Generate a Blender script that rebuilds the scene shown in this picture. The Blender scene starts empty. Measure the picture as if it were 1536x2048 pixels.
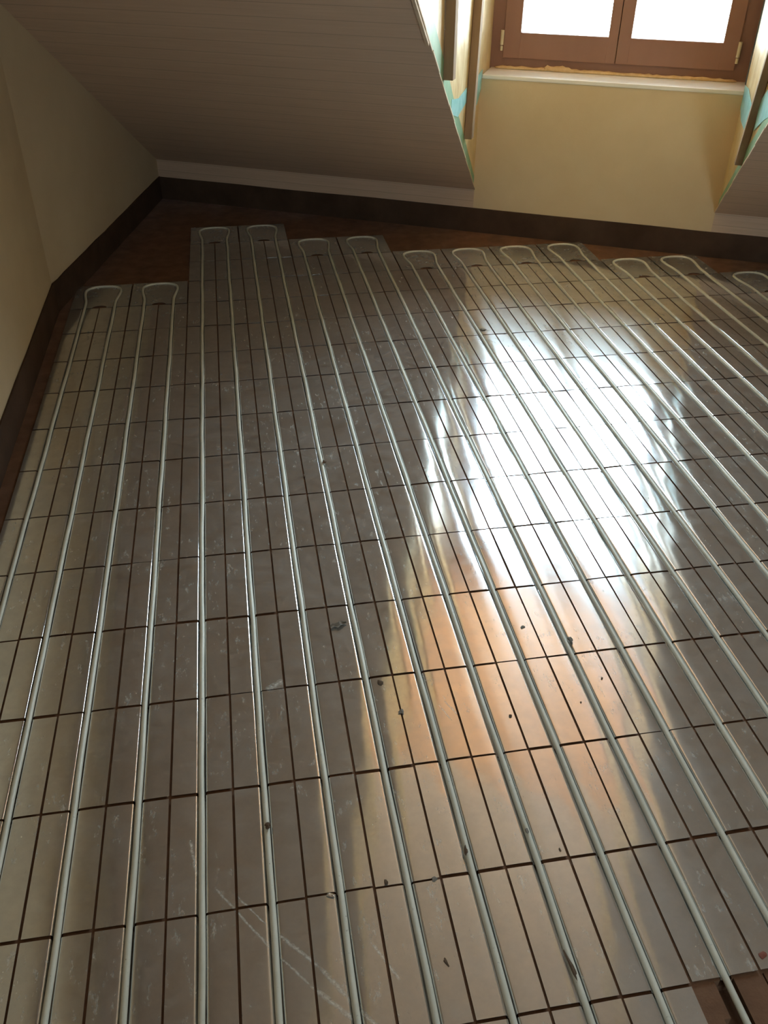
import bpy, bmesh, math, random
from mathutils import Vector, Matrix
random.seed(7)
S = bpy.context.scene
COL = S.collection

# ------------------------------------------------------------------ camera
F_PX = 1735.153
CAM = Vector((0.54438841, -0.87637844, 1.49372941))
R = ((0.98594432, -0.16685116, 0.00863087),      # camera right
     (-0.09086943, -0.5788759, -0.81033662),     # camera down
     (0.1402018, 0.7981625, -0.58590108))        # camera forward
cd = bpy.data.cameras.new('camera'); cam = bpy.data.objects.new('camera', cd); COL.objects.link(cam)
m = Matrix.Identity(4)
for r_ in range(3):
    m[r_][0] = R[0][r_]; m[r_][1] = -R[1][r_]; m[r_][2] = -R[2][r_]; m[r_][3] = CAM[r_]
cam.matrix_world = m
cd.sensor_fit = 'VERTICAL'; cd.sensor_height = 36.0; cd.lens = F_PX / 2048 * 36.0
cd.clip_start = 0.02; cd.clip_end = 100
S.camera = cam

# ------------------------------------------------------------------ light and exposure
SKY = 20.0
w = bpy.data.worlds.new('overcast_sky'); S.world = w; w.use_nodes = True
nt = w.node_tree; nt.nodes.clear()
out = nt.nodes.new('ShaderNodeOutputWorld'); bg = nt.nodes.new('ShaderNodeBackground')
tc = nt.nodes.new('ShaderNodeTexCoord'); sx = nt.nodes.new('ShaderNodeSeparateXYZ'); cr = nt.nodes.new('ShaderNodeValToRGB')
nt.links.new(tc.outputs['Generated'], sx.inputs[0]); nt.links.new(sx.outputs[2], cr.inputs[0])
cr.color_ramp.elements[0].position = 0.0; cr.color_ramp.elements[0].color = (0.58, 0.64, 0.66, 1)
cr.color_ramp.elements[1].position = 0.5; cr.color_ramp.elements[1].color = (0.68, 0.86, 1.0, 1)
nt.links.new(cr.outputs[0], bg.inputs[0]); bg.inputs[1].default_value = SKY
nt.links.new(bg.outputs[0], out.inputs[0])
S.view_settings.view_transform = 'Standard'; S.view_settings.look = 'None'
S.view_settings.gamma = 1; S.view_settings.use_curve_mapping = False
S.view_settings.exposure = 0.97

# ------------------------------------------------------------------ room frame
P = 0.125          # pipe pitch
L = 0.25771        # plate length
TH = math.atan(-0.509)
U = Vector((math.cos(TH), math.sin(TH), 0)); N = Vector((-math.sin(TH), math.cos(TH), 0))
B0 = Vector((1.437, 3.796, 0)); Z = Vector((0, 0, 1))
def W(s, d, z=0.0):      # along the window wall, outward depth, height
    return B0 + U * s + N * d + Z * z
SL = 0.60                # roof slope
ZK = 0.213               # top of the knee wall
def zs(d): return ZK - SL * d
CLs, CLk = 0.398, -0.073     # left cheek: s = CLs + CLk * d
CRs, CRk = 1.597, -0.050
def sl(d): return CLs + CLk * d if d < 0 else CLs - 0.02 * d
def sr(d): return CRs + CRk * d if d < 0 else CRs + 0.11 * d
ZD = 2.35                # dormer ceiling
DD = -(ZD - ZK) / SL
DR = -4.3; DB = -6.5     # ridge, rear wall

def portal(name, s0, s1, z0, z1, d, inward):
    la = bpy.data.lights.new(name, 'AREA'); la.shape = 'RECTANGLE'; la.size = s1 - s0; la.size_y = z1 - z0
    la.cycles.is_portal = True
    o = bpy.data.objects.new(name, la); COL.objects.link(o)
    z = -N * inward * -1
    zz = (N * inward) * -1      # light looks down its -Z = inward direction
    x = U; y = zz.cross(x)
    mm = Matrix.Identity(4)
    c = W((s0 + s1) / 2, d, (z0 + z1) / 2)
    for i in range(3):
        mm[i][0] = x[i]; mm[i][1] = y[i]; mm[i][2] = zz[i]; mm[i][3] = c[i]
    o.matrix_world = mm
portal('window_daylight', 0.45, 1.56, 0.85, 2.2, 0.30, -1)
RW = (2.62, 3.38, 0.95, 1.95)  # assumed rear window, out of view, added to let in fill daylight
portal('rear_fill_daylight', RW[0], RW[1], RW[2], RW[3], DB - 0.16, 1)

# ------------------------------------------------------------------ helpers
def obj(name, bm, mat, parent=None, smooth=False, recalc=True):
    if recalc: bmesh.ops.recalc_face_normals(bm, faces=bm.faces)
    me = bpy.data.meshes.new(name); bm.to_mesh(me); bm.free()
    mats = mat if isinstance(mat, (list, tuple)) else [mat]
    for mt in mats: me.materials.append(mt)
    if smooth:
        for p_ in me.polygons: p_.use_smooth = True
    o = bpy.data.objects.new(name, me); COL.objects.link(o)
    if parent: o.parent = parent
    return o
def tag(o, label, cat, group=None, kind=None):
    o['label'] = label; o['category'] = cat
    if group: o['group'] = group
    if kind: o['kind'] = kind
    return o
def struct(o, label):
    o['kind'] = 'structure'; o['label'] = label; o['category'] = o.name.split('_')[0]; return o
def hexa(bm, v8):      # bottom 4 + top 4
    v = [bm.verts.new(p_) for p_ in v8]
    for f in ((0, 1, 2, 3), (4, 5, 6, 7), (0, 1, 5, 4), (1, 2, 6, 5), (2, 3, 7, 6), (3, 0, 4, 7)):
        bm.faces.new([v[i] for i in f])
    return v
def wbox(bm, s0, s1, d0, d1, z0, z1):
    return hexa(bm, [W(s0, d0, z0), W(s1, d0, z0), W(s1, d1, z0), W(s0, d1, z0), W(s0, d0, z1), W(s1, d0, z1), W(s1, d1, z1), W(s0, d1, z1)])
def prism(bm, pts, off):   # polygon pts (3D) extruded by off
    a = [bm.verts.new(p_) for p_ in pts]; b = [bm.verts.new(p_ + off) for p_ in pts]
    bm.faces.new(a); bm.faces.new(b[::-1]); n = len(a)
    for i in range(n): bm.faces.new((a[i], a[(i + 1) % n], b[(i + 1) % n], b[i]))
def bevel(bm, w_, seg=2):
    bmesh.ops.bevel(bm, geom=[e for e in bm.edges], offset=w_, segments=seg, affect='EDGES', profile=0.5)

# ------------------------------------------------------------------ materials
def newmat(name):
    mt = bpy.data.materials.new(name); mt.use_nodes = True
    t = mt.node_tree; t.nodes.clear()
    o = t.nodes.new('ShaderNodeOutputMaterial'); b = t.nodes.new('ShaderNodeBsdfPrincipled')
    t.links.new(b.outputs[0], o.inputs[0])
    g = t.nodes.new('ShaderNodeNewGeometry')
    return mt, t, b, g, o
def node(t, ty, **kw):
    n = t.nodes.new(ty)
    for k, v in kw.items(): setattr(n, k, v)
    return n
def mth(t, op, a, b=None, c=None, clamp=False):
    n = t.nodes.new('ShaderNodeMath'); n.operation = op; n.use_clamp = clamp
    for i, x in enumerate((a, b, c)):
        if x is None: continue
        if isinstance(x, (int, float)): n.inputs[i].default_value = x
        else: t.links.new(x, n.inputs[i])
    return n.outputs[0]
def noise(t, vec, scale, detail=4, rough=0.55, stretch=None):
    if stretch:
        mp = node(t, 'ShaderNodeMapping'); mp.inputs['Scale'].default_value = stretch
        t.links.new(vec, mp.inputs[0]); vec = mp.outputs[0]
    n = node(t, 'ShaderNodeTexNoise'); n.inputs['Scale'].default_value = scale
    n.inputs['Detail'].default_value = detail; n.inputs['Roughness'].default_value = rough
    t.links.new(vec, n.inputs['Vector']); return n.outputs['Fac']
def ramp(t, fac, stops):
    r = node(t, 'ShaderNodeValToRGB'); e = r.color_ramp.elements
    while len(e) < len(stops): e.new(0.5)
    for i, (p_, c_) in enumerate(stops): e[i].position = p_; e[i].color = (*c_, 1)
    t.links.new(fac, r.inputs[0]); return r.outputs[0]
def bump(t, b, h, strength, dist):
    n = node(t, 'ShaderNodeBump'); n.inputs['Strength'].default_value = strength; n.inputs['Distance'].default_value = dist
    t.links.new(h, n.inputs['Height']); t.links.new(n.outputs[0], b.inputs['Normal'])
def simple(name, c0, c1, scale=8, rough=0.7, bs=0.2, bd=0.002, stretch=None, bscale=60, detail=4, spec=0.3):
    mt, t, b, g, o = newmat(name)
    f = noise(t, g.outputs['Position'], scale, detail, 0.6, stretch)
    t.links.new(ramp(t, f, [(0.3, c0), (0.7, c1)]), b.inputs['Base Color'])
    b.inputs['Roughness'].default_value = rough
    b.inputs['Specular IOR Level'].default_value = spec
    if bs: bump(t, b, noise(t, g.outputs['Position'], bscale, 3), bs, bd)
    return mt

M_PLASTER = simple('ochre_plaster', (0.70, 0.54, 0.33), (0.76, 0.60, 0.38), 3, 0.9, 0.35, 0.002, bscale=140, spec=0.1)
M_SIDEWALL = simple('cream_side_plaster', (0.62, 0.49, 0.32), (0.70, 0.57, 0.39), 2, 0.9, 0.35, 0.002, bscale=120, spec=0.1)
M_STRIP = simple('brown_edge_strip', (0.065, 0.038, 0.024), (0.10, 0.06, 0.04), 5, 0.85, 0.3, 0.002, spec=0.15)
M_BASE = simple('brown_fibre_board', (0.14, 0.07, 0.038), (0.22, 0.115, 0.065), 14, 0.75, 0.5, 0.002, bscale=200, spec=0.2)
M_SILL = simple('cream_sill', (0.90, 0.86, 0.78), (0.93, 0.90, 0.83), 5, 0.22, 0.1, 0.001, spec=0.6)
M_FRAME = simple('brown_window_wood', (0.26, 0.14, 0.10), (0.32, 0.175, 0.13), 3, 0.45, 0.1, 0.0005, stretch=(1, 1, 0.15))
M_BATTEN = simple('rough_batten_wood', (0.26, 0.17, 0.10), (0.40, 0.27, 0.16), 12, 0.8, 0.3, 0.001, stretch=(1, 1, 0.08))
M_EDGE = simple('raw_board_edge', (0.62, 0.47, 0.33), (0.75, 0.60, 0.44), 20, 0.8, 0.2, 0.001)
M_TAPEG = simple('green_tape', (0.20, 0.36, 0.22), (0.28, 0.46, 0.30), 15, 0.5, 0.3, 0.003, bscale=30)
M_TAPEB = simple('blue_tape', (0.22, 0.52, 0.52), (0.38, 0.66, 0.66), 25, 0.45, 0.3, 0.003, bscale=30)
M_DARKTAPE = simple('blue_grey_tape', (0.10, 0.13, 0.17), (0.16, 0.20, 0.25), 20, 0.6, 0.3, 0.002)
M_FOAM = simple('tan_foam', (0.60, 0.40, 0.20), (0.72, 0.52, 0.30), 40, 0.85, 0.6, 0.004, bscale=90)
M_HINGE = simple('beige_hinge_metal', (0.62, 0.55, 0.38), (0.70, 0.62, 0.44), 30, 0.4, 0.05, 0.0005)
M_PINE = simple('orange_pine_board', (0.70, 0.34, 0.15), (0.78, 0.43, 0.22), 6, 0.7, 0.2, 0.001, stretch=(1, 0.1, 1))
M_CRUMB = simple('dry_mud', (0.10, 0.065, 0.04), (0.18, 0.12, 0.08), 90, 0.9, 0.5, 0.001)
M_GREYCHIP = simple('grey_chip', (0.20, 0.18, 0.15), (0.30, 0.27, 0.23), 90, 0.8, 0.5, 0.001)
M_REAR = simple('plain_rear_plaster', (0.50, 0.42, 0.30), (0.56, 0.47, 0.34), 3, 0.9, 0.2, 0.001)

def mat_membrane():
    mt, t, b, g, o = newmat('yellow_membrane')
    f = noise(t, g.outputs['Position'], 6, 5, 0.6)
    t.links.new(ramp(t, f, [(0.25, (0.56, 0.38, 0.17)), (0.5, (0.70, 0.53, 0.27)), (0.75, (0.76, 0.63, 0.38))]), b.inputs['Base Color'])
    b.inputs['Roughness'].default_value = 0.4
    h = mth(t, 'ADD', noise(t, g.outputs['Position'], 7, 2, 0.5, (1, 1, 0.55)), mth(t, 'MULTIPLY', noise(t, g.outputs['Position'], 20, 2), 0.12))
    bump(t, b, h, 0.7, 0.028)
    return mt
M_MEMBRANE = mat_membrane()

def mat_panel():
    mt, t, b, g, o = newmat('ceiling_boards')
    s = node(t, 'ShaderNodeSeparateXYZ'); t.links.new(g.outputs['Position'], s.inputs[0])
    ph = mth(t, 'FRACT', mth(t, 'MULTIPLY', s.outputs[2], 1 / 0.0515))
    gro = mth(t, 'LESS_THAN', ph, 0.035)
    ph2 = mth(t, 'FRACT', mth(t, 'MULTIPLY', s.outputs[2], 1 / 0.01287))
    g2 = mth(t, 'LESS_THAN', ph2, 0.10)
    f = noise(t, g.outputs['Position'], 5, 6, 0.65, (0.6, 0.6, 14))
    c = ramp(t, f, [(0.25, (0.60, 0.43, 0.31)), (0.75, (0.69, 0.51, 0.38))])
    mx = node(t, 'ShaderNodeMix', data_type='RGBA')
    t.links.new(mth(t, 'ADD', mth(t, 'MULTIPLY', gro, 0.45), mth(t, 'MULTIPLY', g2, 0.08)), mx.inputs[0])
    t.links.new(c, mx.inputs[6]); mx.inputs[7].default_value = (0.22, 0.16, 0.11, 1)
    t.links.new(mx.outputs[2], b.inputs['Base Color'])
    b.inputs['Roughness'].default_value = 0.6; b.inputs['Specular IOR Level'].default_value = 0.25
    return mt
M_PANEL = mat_panel()

SCRATCH = [  # worn streaks across the front plates: x0,y0,x1,y1,half width
    (0.399, 0.047, 0.492, -0.081, 0.0022), (0.492, -0.081, 0.554, -0.155, 0.0018), (0.554, -0.155, 0.624, -0.226, 0.0035),
    (0.431, 0.032, 0.49, -0.04, 0.0018), (0.49, -0.04, 0.574, -0.129, 0.0030), (0.574, -0.129, 0.612, -0.183, 0.0035),
    (0.353, 0.154, 0.367, 0.075, 0.003), (0.666, -0.100, 0.704, -0.171, 0.0025), (0.612, -0.183, 0.66, -0.245, 0.004),
    (0.52, 0.515, 0.56, 0.538, 0.008), (0.915, 0.42, 0.935, 0.375, 0.002), (0.90, 0.41, 0.918, 0.362, 0.0016)]
def mat_alu(name, tone, rough, dustlo, dusthi, scr=True):
    mt, t, b, g, o = newmat(name)
    pos = g.outputs['Position']
    b.inputs['Metallic'].default_value = 1.0
    oi = node(t, 'ShaderNodeObjectInfo')
    v = mth(t, 'MULTIPLY_ADD', oi.outputs['Random'], 0.08, 0.96)
    n1 = noise(t, pos, 5, 5, 0.6); n2 = noise(t, pos, 26, 5, 0.65); n3 = noise(t, pos, 90, 3, 0.6, (1, 0.25, 1))
    hs = node(t, 'ShaderNodeHueSaturation'); hs.inputs['Color'].default_value = (*tone, 1); t.links.new(v, hs.inputs['Value'])
    t.links.new(hs.outputs[0], b.inputs['Base Color'])
    rr = mth(t, 'MULTIPLY_ADD', n2, 0.10, rough - 0.05)
    t.links.new(rr, b.inputs['Roughness'])
    bump(t, b, mth(t, 'ADD', noise(t, pos, 12, 2), mth(t, 'MULTIPLY', n3, 0.02)), 0.22, 0.0016)
    d = node(t, 'ShaderNodeBsdfDiffuse')
    t.links.new(ramp(t, n2, [(0.3, (0.34, 0.33, 0.31)), (0.7, (0.46, 0.45, 0.43))]), d.inputs[0])
    mr = node(t, 'ShaderNodeMapRange'); mr.inputs[1].default_value = 0.35; mr.inputs[2].default_value = 0.72
    mr.inputs[3].default_value = dustlo; mr.inputs[4].default_value = dusthi
    t.links.new(mth(t, 'MULTIPLY_ADD', n1, 0.6, mth(t, 'MULTIPLY', n2, 0.4)), mr.inputs[0])
    mix = node(t, 'ShaderNodeMixShader'); t.links.new(mr.outputs[0], mix.inputs[0])
    hz = node(t, 'ShaderNodeBsdfAnisotropic'); hz.inputs['Roughness'].default_value = 0.18   # rolled grain
    hz.inputs['Anisotropy'].default_value = 0.62
    cx_ = node(t, 'ShaderNodeCombineXYZ'); cx_.inputs[0].default_value = 1.0; t.links.new(cx_.outputs[0], hz.inputs['Tangent'])
    t.links.new(hs.outputs[0], hz.inputs[0])
    mh = node(t, 'ShaderNodeMixShader'); t.links.new(mth(t, 'MULTIPLY_ADD', n1, 0.22, 0.07), mh.inputs[0])
    t.links.new(b.outputs[0], mh.inputs[1]); t.links.new(hz.outputs[0], mh.inputs[2])
    t.links.new(mh.outputs[0], mix.inputs[1]); t.links.new(d.outputs[0], mix.inputs[2])
    last = mix.outputs[0]
    # pale smears and scuffs
    sm = mth(t, 'MULTIPLY', mth(t, 'GREATER_THAN', noise(t, pos, 4.2, 2), 0.50 if scr else 2.0), mth(t, 'MULTIPLY', mth(t, 'SUBTRACT', noise(t, pos, 55, 5, 0.75, (1, 0.35, 1)), 0.56, None, True), 5.0, None, True))
    if scr:
        s = node(t, 'ShaderNodeSeparateXYZ'); t.links.new(pos, s.inputs[0])
        X, Y = s.outputs[0], s.outputs[1]; acc = None
        wob = mth(t, 'MULTIPLY', mth(t, 'SUBTRACT', noise(t, pos, 60, 2), 0.5), 0.004)
        for (x0, y0, x1, y1, hw) in SCRATCH:
            hw *= 1.5
            l = math.hypot(x1 - x0, y1 - y0); tx, ty = (x1 - x0) / l, (y1 - y0) / l
            al = mth(t, 'ADD', mth(t, 'MULTIPLY_ADD', X, tx, -(x0 * tx + y0 * ty)), mth(t, 'MULTIPLY', Y, ty))
            ac = mth(t, 'ADD', mth(t, 'ADD', mth(t, 'MULTIPLY_ADD', X, -ty, x0 * ty - y0 * tx), mth(t, 'MULTIPLY', Y, tx)), wob)
            a1 = mth(t, 'SUBTRACT', 1.0, mth(t, 'DIVIDE', mth(t, 'ABSOLUTE', ac), hw), None, True)
            a2 = mth(t, 'SUBTRACT', 1.0, mth(t, 'MULTIPLY', mth(t, 'POWER', mth(t, 'DIVIDE', mth(t, 'ABSOLUTE', mth(t, 'SUBTRACT', al, l / 2)), l / 2 * 1.05), 6.0), 1.0), None, True)
            a = mth(t, 'MULTIPLY', a1, a2)
            acc = a if acc is None else mth(t, 'MAXIMUM', acc, a)
        fib = mth(t, 'MULTIPLY', mth(t, 'SUBTRACT', noise(t, pos, 150, 4, 0.7), 0.32, None, True), 3.2, None, True)
        sm = mth(t, 'MAXIMUM', mth(t, 'MULTIPLY', sm, 0.65), mth(t, 'MULTIPLY', acc, fib))
    d2 = node(t, 'ShaderNodeBsdfDiffuse'); d2.inputs[0].default_value = (0.80, 0.80, 0.74, 1)
    m2 = node(t, 'ShaderNodeMixShader'); t.links.new(mth(t, 'MULTIPLY', sm, 0.75), m2.inputs[0])
    t.links.new(last, m2.inputs[1]); t.links.new(d2.outputs[0], m2.inputs[2]); t.links.new(m2.outputs[0], o.inputs[0])
    return mt
M_ALU = mat_alu('aluminium_sheet', (0.83, 0.84, 0.84), 0.10, 0.12, 0.40)
M_HEAD = mat_alu('aluminium_turn_sheet', (0.72, 0.73, 0.72), 0.26, 0.25, 0.50, False)

def mat_pipe():
    mt, t, b, g, o = newmat('pale_plastic_pipe')
    pos = g.outputs['Position']
    s = node(t, 'ShaderNodeSeparateXYZ'); t.links.new(pos, s.inputs[0])
    f = noise(t, pos, 30, 5, 0.65, (1, 0.3, 1))
    c = ramp(t, f, [(0.3, (0.62, 0.61, 0.51)), (0.65, (0.76, 0.75, 0.65))])
    sp = mth(t, 'GREATER_THAN', noise(t, pos, 160, 3, 0.6), 0.70)
    mx = node(t, 'ShaderNodeMix', data_type='RGBA'); t.links.new(mth(t, 'MULTIPLY', sp, 0.55), mx.inputs[0])
    t.links.new(c, mx.inputs[6]); mx.inputs[7].default_value = (0.20, 0.17, 0.13, 1)
    t.links.new(mx.outputs[2], b.inputs['Base Color'])
    b.inputs['Roughness'].default_value = 0.42
    bump(t, b, f, 0.1, 0.0006)
    return mt
M_PIPE = mat_pipe()

def mat_glass():
    mt, t, b, g, o = newmat('window_glass')
    t.nodes.remove(b)
    tr = node(t, 'ShaderNodeBsdfTransparent'); tr.inputs[0].default_value = (0.95, 0.97, 0.96, 1)
    gl = node(t, 'ShaderNodeBsdfGlossy'); gl.inputs['Roughness'].default_value = 0.02
    fr = node(t, 'ShaderNodeFresnel'); fr.inputs[0].default_value = 1.45
    mx = node(t, 'ShaderNodeMixShader'); t.links.new(fr.outputs[0], mx.inputs[0])
    t.links.new(tr.outputs[0], mx.inputs[1]); t.links.new(gl.outputs[0], mx.inputs[2]); t.links.new(mx.outputs[0], o.inputs[0])
    return mt
M_GLASS = mat_glass()

# ------------------------------------------------------------------ loops layout
TOP = [12, 12, 15, 15, 14, 14, 13, 13, 13, 13, 12, 12, 11]
NL = len(TOP)
JMIN = -4
def missing(i, j): return j < -1 and i >= 10      # bare board in the front right corner

# ------------------------------------------------------------------ floor with its pipe channels
def floor_mesh():
    xs = {-0.30, 7.0}; ys = {-4.4, 4.9}
    for k in range(NL):
        cx = (2 * k - .5) * P
        xs |= {round(cx - .1235, 4), round(cx + .1235, 4), round(cx - .048, 4), round(cx + .048, 4)}
        ys.add(round((TOP[k] - 1) * L + .05, 4))
        ys |= {round(TOP[k] * L - .004, 4), round((TOP[k] - 1) * L + .004, 4)}
        for i in (2 * k - 1, 2 * k): xs |= {round(i * P - .0105, 4), round(i * P + .0105, 4)}
    xs |= {10 * P - .034, 10 * P - .022, 10 * P + .013, 12 * P - .024, 9.5 * P + .002, 10.52 * P, 10.52 * P + .003}
    ys |= {-1 * L, -1 * L - .02, -1 * L - .06, -1 * L - .12, JMIN * L, -3.2, -2.4, -1.8}
    x = -.3
    for v in range(1, 14): xs.add(round(-.3 + v * .53, 3))
    for v in range(1, 10): ys.add(round(-.0 + v * .5, 3))
    xs = sorted(xs); ys = sorted(ys)
    def h(x, y):
        if x < -.30: return None
        if (Vector((x, y, 0)) - B0).dot(N) > .35: return None
        if (Vector((x, y, 0)) - B0).dot(N) < DB - .5: return None
        if y < -L and y > JMIN * L and 9.5 * P < x:
            if -L - .12 < y < -L and 10 * P - .022 < x < 10 * P + .013: return -.045
            if y < -L - .06 and 10 * P - .034 < x < 10 * P + .013: return -.045
            if 10.52 * P < x < 10.52 * P + .003: return -.010
        for k in range(NL):
            cx = (2 * k - .5) * P
            if abs(x - cx) < .048 and (TOP[k] - 1) * L - .02 < y < (TOP[k] - 1) * L + .05: return -.004
            if abs(x - cx) < .1235 and (TOP[k] - 1) * L + .004 < y < TOP[k] * L - .004: return -.026
            if JMIN * L < y < (TOP[k] - 1) * L + .004:
                for i in (2 * k - 1, 2 * k):
                    if abs(x - i * P) < .0105: return -.026
        return -.004
    bm = bmesh.new(); vc = {}
    def v(x, y, z):
        kk = (round(x, 4), round(y, 4), round(z, 4))
        if kk not in vc: vc[kk] = bm.verts.new(kk)
        return vc[kk]
    H = [[h((xs[a] + xs[a + 1]) / 2, (ys[b] + ys[b + 1]) / 2) for b in range(len(ys) - 1)] for a in range(len(xs) - 1)]
    for a in range(len(xs) - 1):
        for b in range(len(ys) - 1):
            z = H[a][b]
            if z is None: continue
            bm.faces.new([v(xs[a], ys[b], z), v(xs[a + 1], ys[b], z), v(xs[a + 1], ys[b + 1], z), v(xs[a], ys[b + 1], z)])
            if a + 1 < len(xs) - 1 and H[a + 1][b] is not None and abs(H[a + 1][b] - z) > 1e-5:
                z2 = H[a + 1][b]; x = xs[a + 1]
                bm.faces.new([v(x, ys[b], z), v(x, ys[b + 1], z), v(x, ys[b + 1], z2), v(x, ys[b], z2)])
            if b + 1 < len(ys) - 1 and H[a][b + 1] is not None and abs(H[a][b + 1] - z) > 1e-5:
                z2 = H[a][b + 1]; y = ys[b + 1]
                bm.faces.new([v(xs[a], y, z), v(xs[a + 1], y, z), v(xs[a + 1], y, z2), v(xs[a], y, z2)])
    # closing slab underneath
    return bm
fl = struct(obj('floor', floor_mesh(), M_BASE, recalc=False), 'brown fibre board floor carrying the heating pipes and plates')

# ------------------------------------------------------------------ walls
C2 = Vector((-0.231, 2.849, 0)); K2 = Vector((0.130, 4.409, 0))     # inner line of the short left wall
d2 = (K2 - C2).normalized(); n2 = Vector((-d2.y, d2.x, 0))
XW = -0.236
# where the left wall lines meet
C2 = C2 + d2 * ((XW - C2.x) / d2.x)
tK = -((C2 - B0).dot(N)) / d2.dot(N)
K2 = C2 + d2 * tK
# rear meeting
yr = B0.y + (DB - (XW - B0.x) * N.x) / N.y
WB = -0.002
def wallz(bm, a, b, th, z0, z1):
    prism(bm, [Vector((a.x, a.y, z0)), Vector((b.x, b.y, z0)), Vector((b.x, b.y, z1)), Vector((a.x, a.y, z1))], th)
bm = bmesh.new(); wallz(bm, Vector((XW, yr - .3, 0)), Vector((XW, C2.y, 0)), Vector((-.12, 0, 0)), WB, 3.0)
struct(obj('wall_left', bm, M_SIDEWALL), 'cream plastered left wall beside the front of the floor')
bm = bmesh.new(); wallz(bm, C2, K2 + d2 * .10, n2 * .12, WB, 3.0)
struct(obj('wall_corner_left', bm, M_SIDEWALL), 'cream plastered short wall angled into the far left corner')
bm = bmesh.new(); wbox(bm, -1.75, sl(0), 0, .28, WB, ZK + .02)
struct(obj('wall_knee_left', bm, M_PANEL), 'low boarded knee wall left of the dormer')
bm = bmesh.new(); wbox(bm, CRs, 4.6, 0, .28, WB, ZK + .02)
struct(obj('wall_knee_right', bm, M_PANEL), 'low boarded knee wall right of the dormer')
bm = bmesh.new()
prism(bm, [W(sl(0), 0, WB), W(CRs, 0, WB), W(CRs, 0, ZK + .005), W(CRs + .05, 0, ZK + .06), W(CRs + .05, 0, .738), W(sl(0) - .05, 0, .738), W(sl(0) - .05, 0, ZK + .06), W(sl(0), 0, ZK + .005)], N * .30)
struct(obj('wall_under_window', bm, M_PLASTER), 'ochre plastered wall below the dormer window sill')
# right gable and rear wall
bm = bmesh.new(); wbox(bm, 4.6, 4.72, DB - .2, .3, WB, 3.0)
struct(obj('wall_right', bm, M_REAR), 'plastered wall at the right end of the room')
bm = bmesh.new()
wbox(bm, 1.2, RW[0], DB - .14, DB, WB, 3.0); wbox(bm, RW[1], 4.6, DB - .14, DB, WB, 3.0)
wbox(bm, RW[0], RW[1], DB - .14, DB, WB, RW[2]); wbox(bm, RW[0], RW[1], DB - .14, DB, RW[3], 3.0)
struct(obj('wall_rear', bm, M_REAR), 'plastered wall behind the viewer with an added opening for fill light')
bm = bmesh.new(); wbox(bm, RW[0], RW[1], DB - .10, DB - .05, RW[2], RW[2] + .06); wbox(bm, RW[0], RW[1], DB - .10, DB - .05, RW[3] - .06, RW[3])
wbox(bm, RW[0], RW[0] + .06, DB - .10, DB - .05, RW[2] + .06, RW[3] - .06); wbox(bm, RW[1] - .06, RW[1], DB - .10, DB - .05, RW[2] + .06, RW[3] - .06)
w2 = struct(obj('window_rear_fill', bm, M_FRAME), 'brown frame of an assumed window added to the rear wall for fill light')  # frame for the added fill opening behind the camera
bm = bmesh.new(); wbox(bm, RW[0] + .06, RW[1] - .06, DB - .08, DB - .074, RW[2] + .06, RW[3] - .06)
obj('pane', bm, M_GLASS, w2)

# ceiling: sloped lining with the dormer opening, flat part behind the ridge
TK = Vector((0, 0, .011))
def slopepanel(name, lst, label, edge=None):
    bm = bmesh.new()
    prism(bm, [W(s, d, zs(d)) for s, d in lst], TK)
    return struct(obj(name, bm, M_PANEL), label)
TH2 = Vector((0, 0, .10))
cl = slopepanel('ceiling_slope_left', [(-1.75, .02), (sl(0), 0), (sl(DD), DD), (-1.75, DD)], 'sloping boarded ceiling left of the dormer')
crr = slopepanel('ceiling_slope_right', [(CRs, 0), (4.6, 0), (4.6, DD), (sr(DD), DD)], 'sloping boarded ceiling right of the dormer')
slopepanel('ceiling_slope_upper', [(-1.75, DD), (4.6, DD), (4.6, DR), (-1.75, DR)], 'sloping boarded ceiling above the dormer opening')
bm = bmesh.new(); wbox(bm, -1.75, 4.7, DB - .2, DR + .02, zs(DR), zs(DR) + .1)
struct(obj('ceiling', bm, M_PANEL), 'flat boarded ceiling behind the roof slope')
# raw light edge of the lining along the opening
def edgestrip(parent, f, sg):
    bm = bmesh.new(); n = 26
    prev = None
    for k in range(n):
        d0 = DD * k / n; d1 = DD * (k + 1) / n
        j0 = 0.0012 * math.sin(k * 2.3); e = .004
        a = [W(f(d0) + sg * 0, d0, zs(d0) - .001), W(f(d1), d1, zs(d1) - .001)]
        off = U * sg * (e + j0)
        up = Z * .008
        hexa(bm, [a[0], a[0] + off, a[1] + off, a[1], a[0] + up, a[0] + off + up, a[1] + off + up, a[1] + up])
    return obj('board_edge', bm, M_EDGE, parent)
edgestrip(cl, sl, 1); edgestrip(crr, sr, -1)

# dormer cheeks (membrane)
def cheek(name, f, sg, label):
    bm = bmesh.new()
    pts = [(0.30, .70), (0.0, .70), (0.0, ZK - .01), (DD, ZD), (0.30, ZD)]
    g = -sg * .006
    a = [W(f(d) + g, d, z) for d, z in pts]
    # triangulate with a break at d=0
    prism(bm, [W(f(d) + g, d, z) for d, z in [(0, ZK + .004), (DD, ZD + .004), (0, ZD)]], U * (-sg) * .03)
    prism(bm, [W(f(d) + g, d, z) for d, z in [(0, .70), (0, ZD), (.32, ZD), (.32, .70)]], U * (-sg) * .03)
    return struct(obj(name, bm, M_MEMBRANE), label)
cheek('wall_dormer_left', sl, 1, 'left dormer cheek covered in wrinkled yellow membrane')
cheek('wall_dormer_right', sr, -1, 'right dormer cheek covered in wrinkled yellow membrane')
bm = bmesh.new(); wbox(bm, .30, 1.85, -1.65, .32, ZD, ZD + .05)
struct(obj('ceiling_dormer', bm, M_PINE), 'orange pine boarded ceiling of the dormer')
bm = bmesh.new(); wbox(bm, .30, 1.85, DD - .05, -1.65, ZD + .001, ZD + .05)
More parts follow.
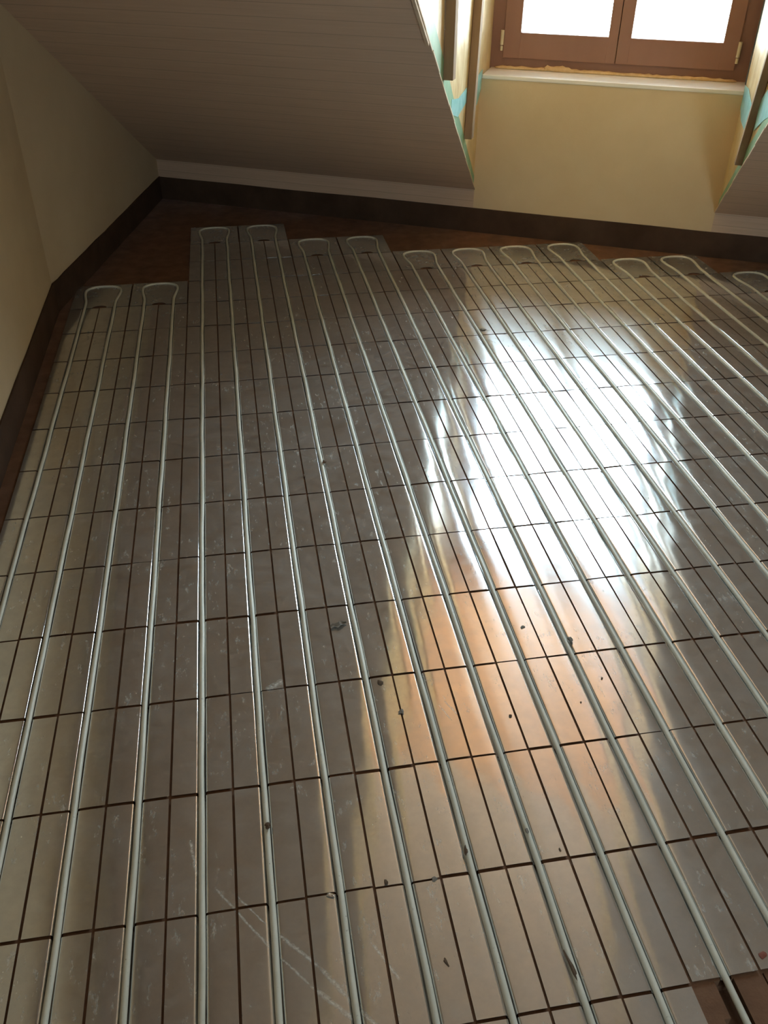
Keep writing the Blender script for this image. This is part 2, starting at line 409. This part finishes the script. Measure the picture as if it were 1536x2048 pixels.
struct(obj('ceiling_dormer_inner', bm, M_PANEL), 'boarded inner part of the dormer ceiling')

# tapes on the cheeks
def band(bm, f, sg, pts, t=.0015):
    g = sg * (.0 - .0045)
    prism(bm, [W(f(d) + g, d, z) for d, z in pts], U * sg * t)
def along(d0, d1, w0, w1, n=10, seed=1):
    rr = random.Random(seed); lo = []; hi = []
    for k in range(n + 1):
        d = d0 + (d1 - d0) * k / n; wd = w0 + (w1 - w0) * k / n + rr.uniform(-.006, .006)
        lo.append((d, zs(d) + .004)); hi.append((d, zs(d) + .004 + wd))
    return lo + hi[::-1]
bm = bmesh.new(); band(bm, sl, 1, along(-.02, -1.95, .06, .13, 14, 3))
tag(obj('sealing_tape', bm, M_TAPEG), 'long green sealing tape along the slope edge of the left dormer cheek', 'tape')
bm = bmesh.new(); band(bm, sr, -1, along(-.02, -1.2, .05, .10, 10, 5))
tag(obj('sealing_tape', bm, M_TAPEG), 'long green sealing tape along the slope edge of the right dormer cheek', 'tape')
def bluetape(f, sg, pts, label):
    bm = bmesh.new(); prism(bm, [W(f(d) - sg * .003, d, z) for d, z in pts], U * sg * .0016)
    return tag(obj('sealing_tape', bm, M_TAPEB), label, 'tape')
bluetape(sl, 1, [(-.47, .715), (-.47, .775), (-.70, .772), (-.88, .80), (-.88, .745), (-.70, .70)], 'blue tape patch on the left cheek between the two battens')
bluetape(sl, 1, [(.02, .70), (.02, .775), (-.24, .765), (-.24, .645), (-.10, .64)], 'blue tape patch on the left cheek beside the sill corner')
bluetape(sr, -1, [(.02, .69), (.02, .775), (-.15, .79), (-.42, .765), (-.42, .66), (-.15, .66)], 'blue tape patch on the right cheek beside the sill corner')
bluetape(sr, -1, [(-.64, .72), (-.64, .83), (-.85, .93), (-1.05, .95), (-1.05, .86), (-.85, .80)], 'blue tape patch right of the batten on the right cheek, by the frame edge')

# battens on the cheeks
def batten(f, sg, dbot, zbot, dtop, ztop, proud, wid, label):
    bm = bmesh.new(); g = sg * .0
    a = []
    for (d, z) in ((dbot, zbot), (dtop, ztop)):
        s0 = f(d) + g
        a += [W(s0 - sg * .004, d, z), W(s0 + sg * proud, d, z), W(s0 + sg * proud, d + wid, z), W(s0 - sg * .004, d + wid, z)]
    hexa(bm, a); bevel(bm, .0015, 1)
    return tag(obj('wooden_batten', bm, M_BATTEN), label, 'batten', 'battens on the dormer cheeks')
kx = (1.166 - .93)
batten(sl, 1, -1.10, .905, -1.20, 2.34, .034, .045, 'wooden batten on the left dormer cheek farther from the window')
batten(sl, 1, -.46, .56, -.26, 2.34, .031, .045, 'wooden batten on the left dormer cheek nearer to the window')
batten(sr, -1, -.53, .56, -1.35, 2.34, .026, .045, 'wooden batten on the right dormer cheek beside the sill')
# short lath lying along the upper slope edge
bm = bmesh.new()
a0, a1 = -1.44, -2.3
pts = []
for d in (a0, a1):
    s_ = sl(d); z_ = zs(d)
    pts += [W(s_ - .009, d, z_ - .016), W(s_ + .002, d, z_ - .016), W(s_ + .002, d, z_ - .003), W(s_ - .009, d, z_ - .003)]
hexa(bm, pts); bevel(bm, .001, 1)
tag(obj('wooden_lath', bm, M_EDGE), 'short raw lath along the upper left edge of the dormer opening', 'lath')

# ------------------------------------------------------------------ sill, foam, window
bm = bmesh.new()
v_ = [W(sl(0) + .001, -.004, .737), W(sr(0) + .012, -.004, .737), W(sr(.22), .235, .737), W(sl(.22), .235, .737)]
hexa(bm, v_ + [p_ + Z * .018 for p_ in v_]); bevel(bm, .003, 2)
tag(obj('window_sill', bm, M_SILL), 'cream window sill board below the dormer window', 'sill')
def lump_strip(s0, s1, d0, z0, wd, ht, n, seed):
    rr = random.Random(seed); bm = bmesh.new(); rings = []
    for k in range(n + 1):
        s = s0 + (s1 - s0) * k / n; a = wd * rr.uniform(.75, 1.25); b = ht * rr.uniform(.7, 1.3)
        e = .35 if k in (0, n) else 1
        ring = [bm.verts.new(W(s, d0 + a * e * math.cos(q_), z0 + b * e * max(-.3, math.sin(q_)))) for q_ in [i * math.pi / 4 for i in range(8)]]
        rings.append(ring)
    for k in range(n):
        for i in range(8): bm.faces.new((rings[k][i], rings[k][(i + 1) % 8], rings[k + 1][(i + 1) % 8], rings[k + 1][i]))
    bm.faces.new(rings[0]); bm.faces.new(rings[-1][::-1]); return bm
tag(obj('foam_bead', lump_strip(.42, 1.57, .208, .758, .018, .010, 60, 2), M_FOAM, smooth=True), 'tan foam bead along the back of the window sill', 'foam')
tag(obj('foam_lump', lump_strip(.665, .80, .200, .762, .014, .018, 9, 8), M_FOAM, smooth=True), 'raised foam lump against the frame above the sill, left of centre', 'foam')

WD0, WD1 = .22, .29; ZT = 2.24
def fbox(parent, name, boxes, mat, bev=.004):
    bm = bmesh.new()
    for b_ in boxes: wbox(bm, *b_)
    if bev: bevel(bm, bev, 2)
    return obj(name, bm, mat, parent)
we = bpy.data.objects.new('window_1', None); COL.objects.link(we); we.location = (0, 0, 0)
struct(we, 'brown two-sash dormer window above the sill')
fbox(we, 'window_frame', [(.372, .452, WD0 + .012, WD1, .745, ZT + .06), (1.545, 1.650, WD0 + .012, WD1, .745, ZT + .06), (.445, 1.552, WD0 + .012, WD1, .745, .806), (.445, 1.552, WD0 + .012, WD1, ZT - .01, ZT + .06), (.985, 1.015, WD0 + .052, WD0 + .062, .80, ZT)], M_FRAME)
for (a, b, c, d_) in ((.450, .9985, .533, .953), (1.0015, 1.548, 1.060, 1.477)):
    sa = fbox(we, 'sash', [(.985 if a < .9 else 1.0015, .9985 if a < .9 else 1.02, WD0 + .03, WD0 + .055, .80, ZT), (a, c, WD0, WD0 + .05, .800, ZT), (d_, b, WD0, WD0 + .05, .800, ZT), (c - .003, d_ + .003, WD0, WD0 + .05, .800, .914), (c - .003, d_ + .003, WD0, WD0 + .05, ZT - .09, ZT)], M_FRAME, .003)
    fbox(sa, 'pane', [(c - .005, d_ + .005, WD0 + .022, WD0 + .026, .905, ZT - .085)], M_GLASS, 0)
    for zz in (.832, 2.05):
        hs = .443 if a < .9 else 1.552
        bm = bmesh.new()
        for (z0, z1, rr_) in ((zz, zz + .022, .0065), (zz + .026, zz + .090, .0085)):
            r0 = bmesh.ops.create_cone(bm, cap_ends=True, segments=16, radius1=rr_, radius2=rr_, depth=z1 - z0, matrix=Matrix.Translation(W(hs, WD0 - .004, (z0 + z1) / 2)))
        h = obj('hinge', bm, M_HINGE, sa, smooth=False); h['label'] = 'beige hinge barrel'
bm = bmesh.new(); wbox(bm, .30, 1.75, WD0 - .02, WD1 + .02, ZT + .05, ZD)
struct(obj('wall_above_window', bm, M_MEMBRANE), 'strip of wall between the dormer window and its ceiling')
bm = bmesh.new()
v_ = [W(sr(.16) - .008, .150, .757), W(sr(.16) + .002, .150, .757), W(sr(.22) + .002, .236, .757), W(sr(.22) - .010, .236, .757)]
hexa(bm, v_ + [p_ + Z * 1.5 for p_ in v_])
tag(obj('joint_tape', bm, M_DARKTAPE), 'dark blue-grey tape upright between window frame and right cheek', 'tape')

# ------------------------------------------------------------------ edge strips (standing against the walls)
HS = .12; TS = .007
def strip_mesh(a, b, nrm, seed):
    rr = random.Random(seed); bm = bmesh.new(); n = 24
    lo = -.0035
    rows = []
    for k in range(n + 1):
        p_ = a.lerp(b, k / n); hz = HS + rr.uniform(-.002, .002); o_ = TS + rr.uniform(-.001, .001)
        rows.append([bm.verts.new(Vector((p_.x, p_.y, lo)) + nrm * .0008), bm.verts.new(Vector((p_.x, p_.y, lo)) + nrm * o_), bm.verts.new(Vector((p_.x, p_.y, hz)) + nrm * o_), bm.verts.new(Vector((p_.x, p_.y, hz)) + nrm * .0008)])
    for k in range(n):
        for i in range(4): bm.faces.new((rows[k][i], rows[k][(i + 1) % 4], rows[k + 1][(i + 1) % 4], rows[k + 1][i]))
    bm.faces.new(rows[0]); bm.faces.new(rows[-1][::-1]); return bm
nw = -n2 if n2.x < 0 else n2
tag(obj('edge_strip', strip_mesh(Vector((XW, yr + .1, 0)), Vector((XW, C2.y, 0)), Vector((1, 0, 0)), 1), M_STRIP), 'brown insulating edge strip standing along the left wall', 'edge strip')
tag(obj('edge_strip', strip_mesh(C2, K2, nw, 2), M_STRIP), 'brown insulating edge strip on the angled wall into the far left corner', 'edge strip')
tag(obj('edge_strip', strip_mesh(K2, W(4.58, 0, 0), -N, 3), M_STRIP), 'dark insulating edge strip along the knee wall under the window', 'edge strip')

# ------------------------------------------------------------------ heat plates
GR = .0074; XE = .0601
def plate_profile():
    pr = []
    pr.append((-XE - .0001, -.0011, 0)); pr.append((-XE, 0, 0))
    xs_ = [-.056, -.050, -.044, -.038, -.032, -.026, -.021, -.017, -.0140, -.0118]
    def hz(x):
        t_ = min(1, max(0, (abs(x) - .010) / .026)); return -.0007 * (1 - t_) ** 2
    for x in xs_: pr.append((x, hz(x), 0))
    pr += [(-.0103, -.0010), (-.0090, -.0019), (-.0080, -.0034), (-.0075, -.0055)]
    for a in range(190, 360, 20):
        pr.append((GR * math.cos(math.radians(a)), -.0070 + GR * math.sin(math.radians(a)) - .0005))
    right = [(-x[0], x[1]) for x in pr[:16]][::-1]
    left = [(x[0], x[1]) for x in pr[:16]]
    mid = [(x[0], x[1]) for x in pr[16:]]
    return left + mid + right
def plate_mesh(var):
    rr = random.Random(100 + var); prof = plate_profile()
    ln = L - .0062; n = 14
    ph = [rr.uniform(0, 6.28) for _ in range(6)]; am = [rr.uniform(.5, 1.2) for _ in range(4)]
    bm = bmesh.new(); rows = []
    for k in range(-1, n + 2):
        kk = min(n, max(0, k)); y = -ln / 2 + ln * kk / n
        row = []
        for (x, z) in prof:
            f = min(1, max(0, (abs(x) - .010) / .02))
            sgn = 1 if x > 0 else 0
            zz = z + f * (.00012 * am[0] * math.sin(y * 22 + ph[0] + sgn * 2.1) + .00006 * am[1] * math.sin(y * 41 + ph[1] + x * 30 + sgn) + .00003 * math.sin(x * 80 + ph[2]) * am[2])
            if k in (-1, n + 1): zz -= .0009; 
            row.append(bm.verts.new((x, y + (.0001 if k == n + 1 else -.0001 if k == -1 else 0), zz)))
        rows.append(row)
    for a in range(len(rows) - 1):
        for i in range(len(prof) - 1):
            bm.faces.new((rows[a][i], rows[a][i + 1], rows[a + 1][i + 1], rows[a + 1][i]))
    me = bpy.data.meshes.new('heat_plate'); bmesh.ops.recalc_face_normals(bm, faces=bm.faces)
    # upward facing
    bm.faces.ensure_lookup_table()
    if sum(f.normal.z for f in bm.faces) < 0: bmesh.ops.reverse_faces(bm, faces=bm.faces)
    for e_ in bm.edges:
        if all(abs(abs(v_.co.y) - ln / 2) < 2e-5 for v_ in e_.verts) or all(abs(abs(v_.co.x) - XE) < 2e-5 for v_ in e_.verts): e_.smooth = False
    bm.to_mesh(me); bm.free(); me.materials.append(M_ALU)
    for p_ in me.polygons: p_.use_smooth = True
    return me
PM = [plate_mesh(v_) for v_ in range(8)]
ORD = ['first', 'second', 'third', 'fourth', 'fifth', 'sixth', 'seventh', 'eighth', 'ninth', 'tenth', 'eleventh', 'twelfth', 'thirteenth', 'fourteenth', 'fifteenth', 'sixteenth', 'seventeenth', 'eighteenth', 'nineteenth']
def inview(x, y):
    v_ = Vector((x, y, 0)) - CAM
    c = [sum(R[a][b] * v_[b] for b in range(3)) for a in range(3)]
    if c[2] <= 0: return False
    return 0 < 768 + F_PX * c[0] / c[2] < 1536 and 0 < 1024 + F_PX * c[1] / c[2] < 2048
rp = random.Random(11); src = None; rest = []
for k in range(NL):
    for leg, i in enumerate((2 * k - 1, 2 * k)):
        for j in range(TOP[k] - 2, JMIN - 1, -1):
            if missing(i, j): continue
            x = i * P; y = (j + .5) * L
            me = PM[rp.randrange(8)]
            jx, jy = rp.uniform(-.0004, .0004), rp.uniform(-.0011, .0011)
            if rp.random() < .05: jy += rp.choice((-.002, .002))
            rx, ry = math.radians(rp.gauss(0, .15)), math.radians(rp.gauss(0, .28))
            vis = any(inview(x + a * .06, (j + b) * L) for a in (-1, -.5, 0, .5, 1) for b in (.02, .25, .5, .75, .98))
            if not vis: rest.append((me, x + jx, y + jy, rx, ry)); continue
            if src is None: o = src = bpy.data.objects.new('heat_plate', me)
            else: o = src.copy(); o.data = me
            COL.objects.link(o)
            o.location = (x + jx, y + jy, 0); o.rotation_euler = (rx, ry, 0)
            n_ = TOP[k] - 2 - j
            tag(o, 'aluminium heat plate under %s leg of %s loop from left, %s below the bend' % (('left', 'right')[leg], ORD[k], ORD[n_]), 'heat plate', 'aluminium heat plates in rows under the pipes')
bm = bmesh.new()
for (me, x, y, rx, ry) in rest:
    t_ = bmesh.new(); t_.from_mesh(me)
    t_.transform(Matrix.Translation((x, y, 0)) @ Matrix.Rotation(ry, 4, 'Y') @ Matrix.Rotation(rx, 4, 'X'))
    tm = bpy.data.meshes.new('tmp'); t_.to_mesh(tm); t_.free(); bm.from_mesh(tm); bpy.data.meshes.remove(tm)
ro = obj('heat_plates', bm, M_ALU, smooth=True, recalc=False)
tag(ro, 'further aluminium heat plates continuing nearer than the foreground rows', 'heat plates', 'aluminium heat plates in rows under the pipes', 'stuff')

# ------------------------------------------------------------------ pipe loops and their turn plates
HL = L + .002
def omega(y1, y0, leg=.0625, bulge=.0775, tip=.016):
    """centre line of the bend, left side from (−leg, y0) up over to (leg, y0)"""
    yt = y1 - tip; ya = yt - .062
    pts = []
    n = 14
    for k in range(n + 1):     # s-curve outwards
        t_ = k / n; y = y0 + (ya - y0) * t_
        u_ = min(1, max(0, (t_ - .25) / .75)); s_ = u_ * u_ * (3 - 2 * u_)
        pts.append((-(leg + (bulge - leg) * s_), y))
    m_ = 14
    for k in range(1, m_):
        a = math.pi - math.pi * k / m_
        ca, sa = math.cos(a), math.sin(a)
        e = 2.35
        pts.append((bulge * math.copysign(abs(ca) ** (2 / e), ca), ya + (yt - ya) * abs(sa) ** (2 / e)))
    return pts + [(-x, y) for x, y in pts[:n + 1]][::-1]
def tube(bm, pts, r, seg=14):
    rings = []
    for k, p_ in enumerate(pts):
        a = pts[max(0, k - 1)]; b = pts[min(len(pts) - 1, k + 1)]
        t_ = (b - a).normalized(); s_ = t_.cross(Z).normalized(); u_ = s_.cross(t_)
        rings.append([bm.verts.new(p_ + s_ * r * math.cos(q_) + u_ * r * math.sin(q_)) for q_ in [2 * math.pi * i / seg for i in range(seg)]])
    for k in range(len(rings) - 1):
        for i in range(seg): bm.faces.new((rings[k][i], rings[k][(i + 1) % seg], rings[k + 1][(i + 1) % seg], rings[k + 1][i]))
    bm.faces.new(rings[0]); bm.faces.new(rings[-1][::-1])
def offset(pts, o_):
    res = []
    for k, p_ in enumerate(pts):
        a = Vector(pts[max(0, k - 1)]); b = Vector(pts[min(len(pts) - 1, k + 1)])
        t_ = (b - a).normalized(); nn_ = Vector((-t_.y, t_.x)); res.append((p_[0] + nn_.x * o_, p_[1] + nn_.y * o_))
    return res
from mathutils.geometry import tessellate_polygon
def sheet(bm, poly, z, thick):
    """flat polygon with turned-down rim"""
    v3 = [Vector((x, y, z)) for x, y in poly]
    vs = [bm.verts.new(q_) for q_ in v3]
    for t_ in tessellate_polygon([v3]):
        f = [vs[i] for i in t_]
        try: bm.faces.new(f)
        except ValueError: pass
    lo = [bm.verts.new((q_.x, q_.y, z - thick)) for q_ in v3]
    n = len(vs)
    for i in range(n): bm.faces.new((vs[i], vs[(i + 1) % n], lo[(i + 1) % n], lo[i]))
POS = ['leftmost', 'second from left', 'third from left', 'fourth from left', 'fifth from left', 'sixth from left', 'seventh from left', 'eighth from left', 'ninth from left', 'tenth from left', 'eleventh from left', 'twelfth from left', 'rightmost, cut off by the edge']
turn_mesh = None
for k in range(NL):
    cx = (2 * k - .5) * P; y1 = TOP[k] * L + .006; y0 = (TOP[k] - 1) * L
    rr = random.Random(40 + k)
    yy0 = y0 + .0025
    om = omega(y1 - y0, 0.0025)
    # turn plate
    if turn_mesh is None:
        bm = bmesh.new()
        outer = offset(om, .0078); inner = offset(om, -.0078)   # left normal points outwards for a path running up the left side
        hw = .1215; H_ = y1 - y0
        polyo = [(-hw, .0025), (-hw, H_), (hw, H_), (hw, .0025)] + [(x, max(.0025, y)) for x, y in outer[::-1]]
        sheet(bm, polyo, 0, .0012)
        moon = [(.030 * math.cos(a), .0025 + .021 * math.sin(a)) for a in [math.pi * q_ / 10 for q_ in range(11)]]
        polyi = [(x, max(.0025, y)) for x, y in inner] + moon
        sheet(bm, polyi, 0, .0012)
        # channel under the pipe
        cen = om; ch = []
        for q_, (x, y) in enumerate(cen):
            a = outer[q_]; b = inner[q_]
            ring = []
            for s_ in range(9):
                an = math.pi * s_ / 8; f_ = (1 - math.cos(an)) / 2
                ring.append(bm.verts.new((a[0] + (b[0] - a[0]) * f_, a[1] + (b[1] - a[1]) * f_, -.0005 - .0175 * math.sin(an) ** .8)))
            ch.append(ring)
        for a in range(len(ch) - 1):
            for s_ in range(8): bm.faces.new((ch[a][s_], ch[a][s_ + 1], ch[a + 1][s_ + 1], ch[a + 1][s_]))
        bmesh.ops.recalc_face_normals(bm, faces=bm.faces)
        turn = obj('turn_plate', bm, M_HEAD, recalc=True); turn_mesh = turn.data
    else:
        turn = turn.copy(); COL.objects.link(turn)
    turn.location = (cx, y0, .0002); turn.rotation_euler = (math.radians(rr.gauss(0, .08)), math.radians(rr.gauss(0, .12)), 0)
    tag(turn, 'grey turn plate holding the bend of pipe loop %s' % POS[k], 'turn plate', 'turn plates at the pipe bends')
    # pipe
    pts = []; zc = -.0024
    ys_ = [JMIN * L - .02 + q_ * .04 for q_ in range(int((y0 - (JMIN * L - .02)) / .04))]
    p1, p2, p3, p4 = [rr.uniform(0, 6.28) for _ in range(4)]
    wx = lambda y, ph_: .0007 * math.sin(y * 9 + ph_) + .0004 * math.sin(y * 23 + ph_ * 2)
    for y in ys_: pts.append(Vector((cx - .0625 + wx(y, p1), y, zc + .0004 * math.sin(y * 7 + p3))))
    for (x, y) in om: pts.append(Vector((cx + x, y0 + y, zc + .0016)))
    for y in ys_[::-1]: pts.append(Vector((cx + .0625 + wx(y, p2), y, zc + .0004 * math.sin(y * 7 + p4))))
    bm = bmesh.new(); tube(bm, pts, .0060)
    desc = {0: 'low bend near the left wall', 12: ''}.get(k, '')
    tag(obj('heating_pipe', bm, M_PIPE, smooth=True), 'pale plastic heating pipe loop, %s of the thirteen loops' % (POS[k] if k < 12 else 'rightmost'), 'heating pipe', 'parallel heating pipe loops in the floor')

# ------------------------------------------------------------------ debris
def crumb(name, x, y, z, sx_, sy_, sz_, rot, mat, label, seed, cat='debris', group=None, sub=2):
    rr = random.Random(seed); bm = bmesh.new(); bmesh.ops.create_icosphere(bm, subdivisions=sub, radius=1)
    ph_ = [rr.uniform(0, 6.28) for _ in range(4)]
    for v in bm.verts:
        c = v.co; f = 1 + .25 * math.sin(c.x * 3 + ph_[0]) + .2 * math.sin(c.y * 4 + ph_[1]) + rr.uniform(-.12, .12)
        v.co = Vector((c.x * f * sx_, c.y * f * sy_, c.z * sz_ * (1 + .3 * math.sin(c.x * 4 + ph_[2]))))
    o = obj(name, bm, mat); o.location = (x, y, z + sz_ * .8); o.rotation_euler = (0, 0, rot)
    return tag(o, label, cat, group)
bm = bmesh.new()   # curled leaf-like chip
n = 10; rows = []
for a in range(n + 1):
    t_ = a / n; wd = .0075 * math.sin(math.pi * min(.96, max(.04, t_))) ** .6 * (1 + .2 * math.sin(a * 1.9))
    rows.append([[bm.verts.new(((t_ - .5) * .042, wd * q_ + .002 * math.sin(a), .0016 + .0035 * q_ * q_ + .0012 * math.sin(a * 1.3) + dz)) for q_ in (-1, -.5, 0, .5, 1)] for dz in (0, .0012)])
for a in range(n):
    for q_ in range(4):
        for l_ in (0, 1): bm.faces.new((rows[a][l_][q_], rows[a][l_][q_ + 1], rows[a + 1][l_][q_ + 1], rows[a + 1][l_][q_]))
    for q_ in (0, 4): bm.faces.new((rows[a][0][q_], rows[a + 1][0][q_], rows[a + 1][1][q_], rows[a][1][q_]))
for a in (0, n):
    for q_ in range(4): bm.faces.new((rows[a][0][q_], rows[a][0][q_ + 1], rows[a][1][q_ + 1], rows[a][1][q_]))
o = obj('bark_chip', bm, M_GREYCHIP); o.location = (.709, .700, 0); o.rotation_euler = (0, 0, .25)
tag(o, 'largest loose grey-brown curled chip, lying on the dark plates', 'debris')
G = 'small dirt crumbs scattered on the floor'
crumb('mud_chip', .780, .496, 0, .009, .0045, .003, -.7, M_CRUMB, 'brown mud chip on a plate just left of the orange reflection', 1)
crumb('mud_crumb', .812, .401, 0, .006, .005, .004, .4, M_GREYCHIP, 'grey crumb in the lengthwise joint below the brown mud chip', 2)
crumb('mud_crumb', .758, 1.448, .0035, .008, .006, .004, .2, M_CRUMB, 'brown crumb stuck on a pipe in the dark middle of the floor', 3)
crumb('metal_shard', 1.523, 2.366, 0, .017, .006, .003, -.3, M_GREYCHIP, 'dark shard beside a pipe at the top of the bright reflection', 4)
crumb('mud_crumb', 1.262, .558, .001, .005, .008, .005, .3, M_GREYCHIP, 'grey crumb against a pipe below the bright window reflection', 5)
crumb('mud_crumb', 1.050, .352, 0, .003, .003, .0025, 0, M_CRUMB, 'dark round crumb in the middle of the orange reflection', 6)
crumb('mud_crumb', 1.293, .427, 0, .0028, .0028, .002, 0, M_CRUMB, 'dark crumb at the right side of the orange reflection', 7)
crumb('mud_crumb', .502, .157, .0035, .007, .006, .0035, 0, M_CRUMB, 'mud crumb on the second pipe right of the vertical one, front', 8)
crumb('mud_lump', .871, .042, .0035, .0035, .011, .004, -.15, M_CRUMB, 'long dark mud lump on a pipe below the orange reflection', 9)
crumb('mud_smear', .9965, -.197, .0018, .0030, .030, .0022, .12, M_CRUMB, 'long dark mud smear on a pipe near the bottom edge', 10)
crumb('mud_crumb', .801, -.002, 0, .006, .004, .002, .3, M_GREYCHIP, 'grey flake in a cross joint left of the long mud lump', 11)
crumb('mud_crumb', .711, .006, 0, .004, .004, .003, .1, M_CRUMB, 'tiny crumb in a cross joint left of the grey flake', 12)
crumb('foil_shred', .607, -.003, 0, .011, .003, .0015, -.35, M_ALU, 'curled pale foil shred at a cross joint by a pipe, front', 13)
crumb('mud_crumb', .998, .065, .0033, .004, .0045, .003, .1, M_GREYCHIP, 'small grey crumb on a pipe right of the long mud lump', 14)
crumb('mud_chip', .787, -.155, 0, .0025, .008, .0015, .3, M_CRUMB, 'thin brown chip on a plate near the bottom middle', 15)
crumb('mud_crumb', .689, 1.385, 0, .004, .006, .003, .1, M_CRUMB, 'dark crumb in a joint just below the crumb on the pipe', 16)
crumb('mud_crumb', 1.219, .365, 0, .0018, .0018, .0014, 0, M_CRUMB, 'tiny dark speck low at the right of the orange reflection', 17)
crumb('mud_crumb', 1.050, .018, 0, .0022, .0030, .0015, .2, M_CRUMB, 'tiny dark speck on a plate below the orange reflection', 18)
crumb('mud_crumb', 1.331, -.232, 0, .007, .005, .0012, .3, simple('red_clay', (.22, .07, .045), (.28, .10, .06), 40), 'reddish clay spot on the plate at the lower right corner', 27)
crumb('mud_crumb', 1.160, .622, 0, .006, .004, .0015, .5, M_GREYCHIP, 'flat grey scab of dirt on a plate under the bright reflection', 20)
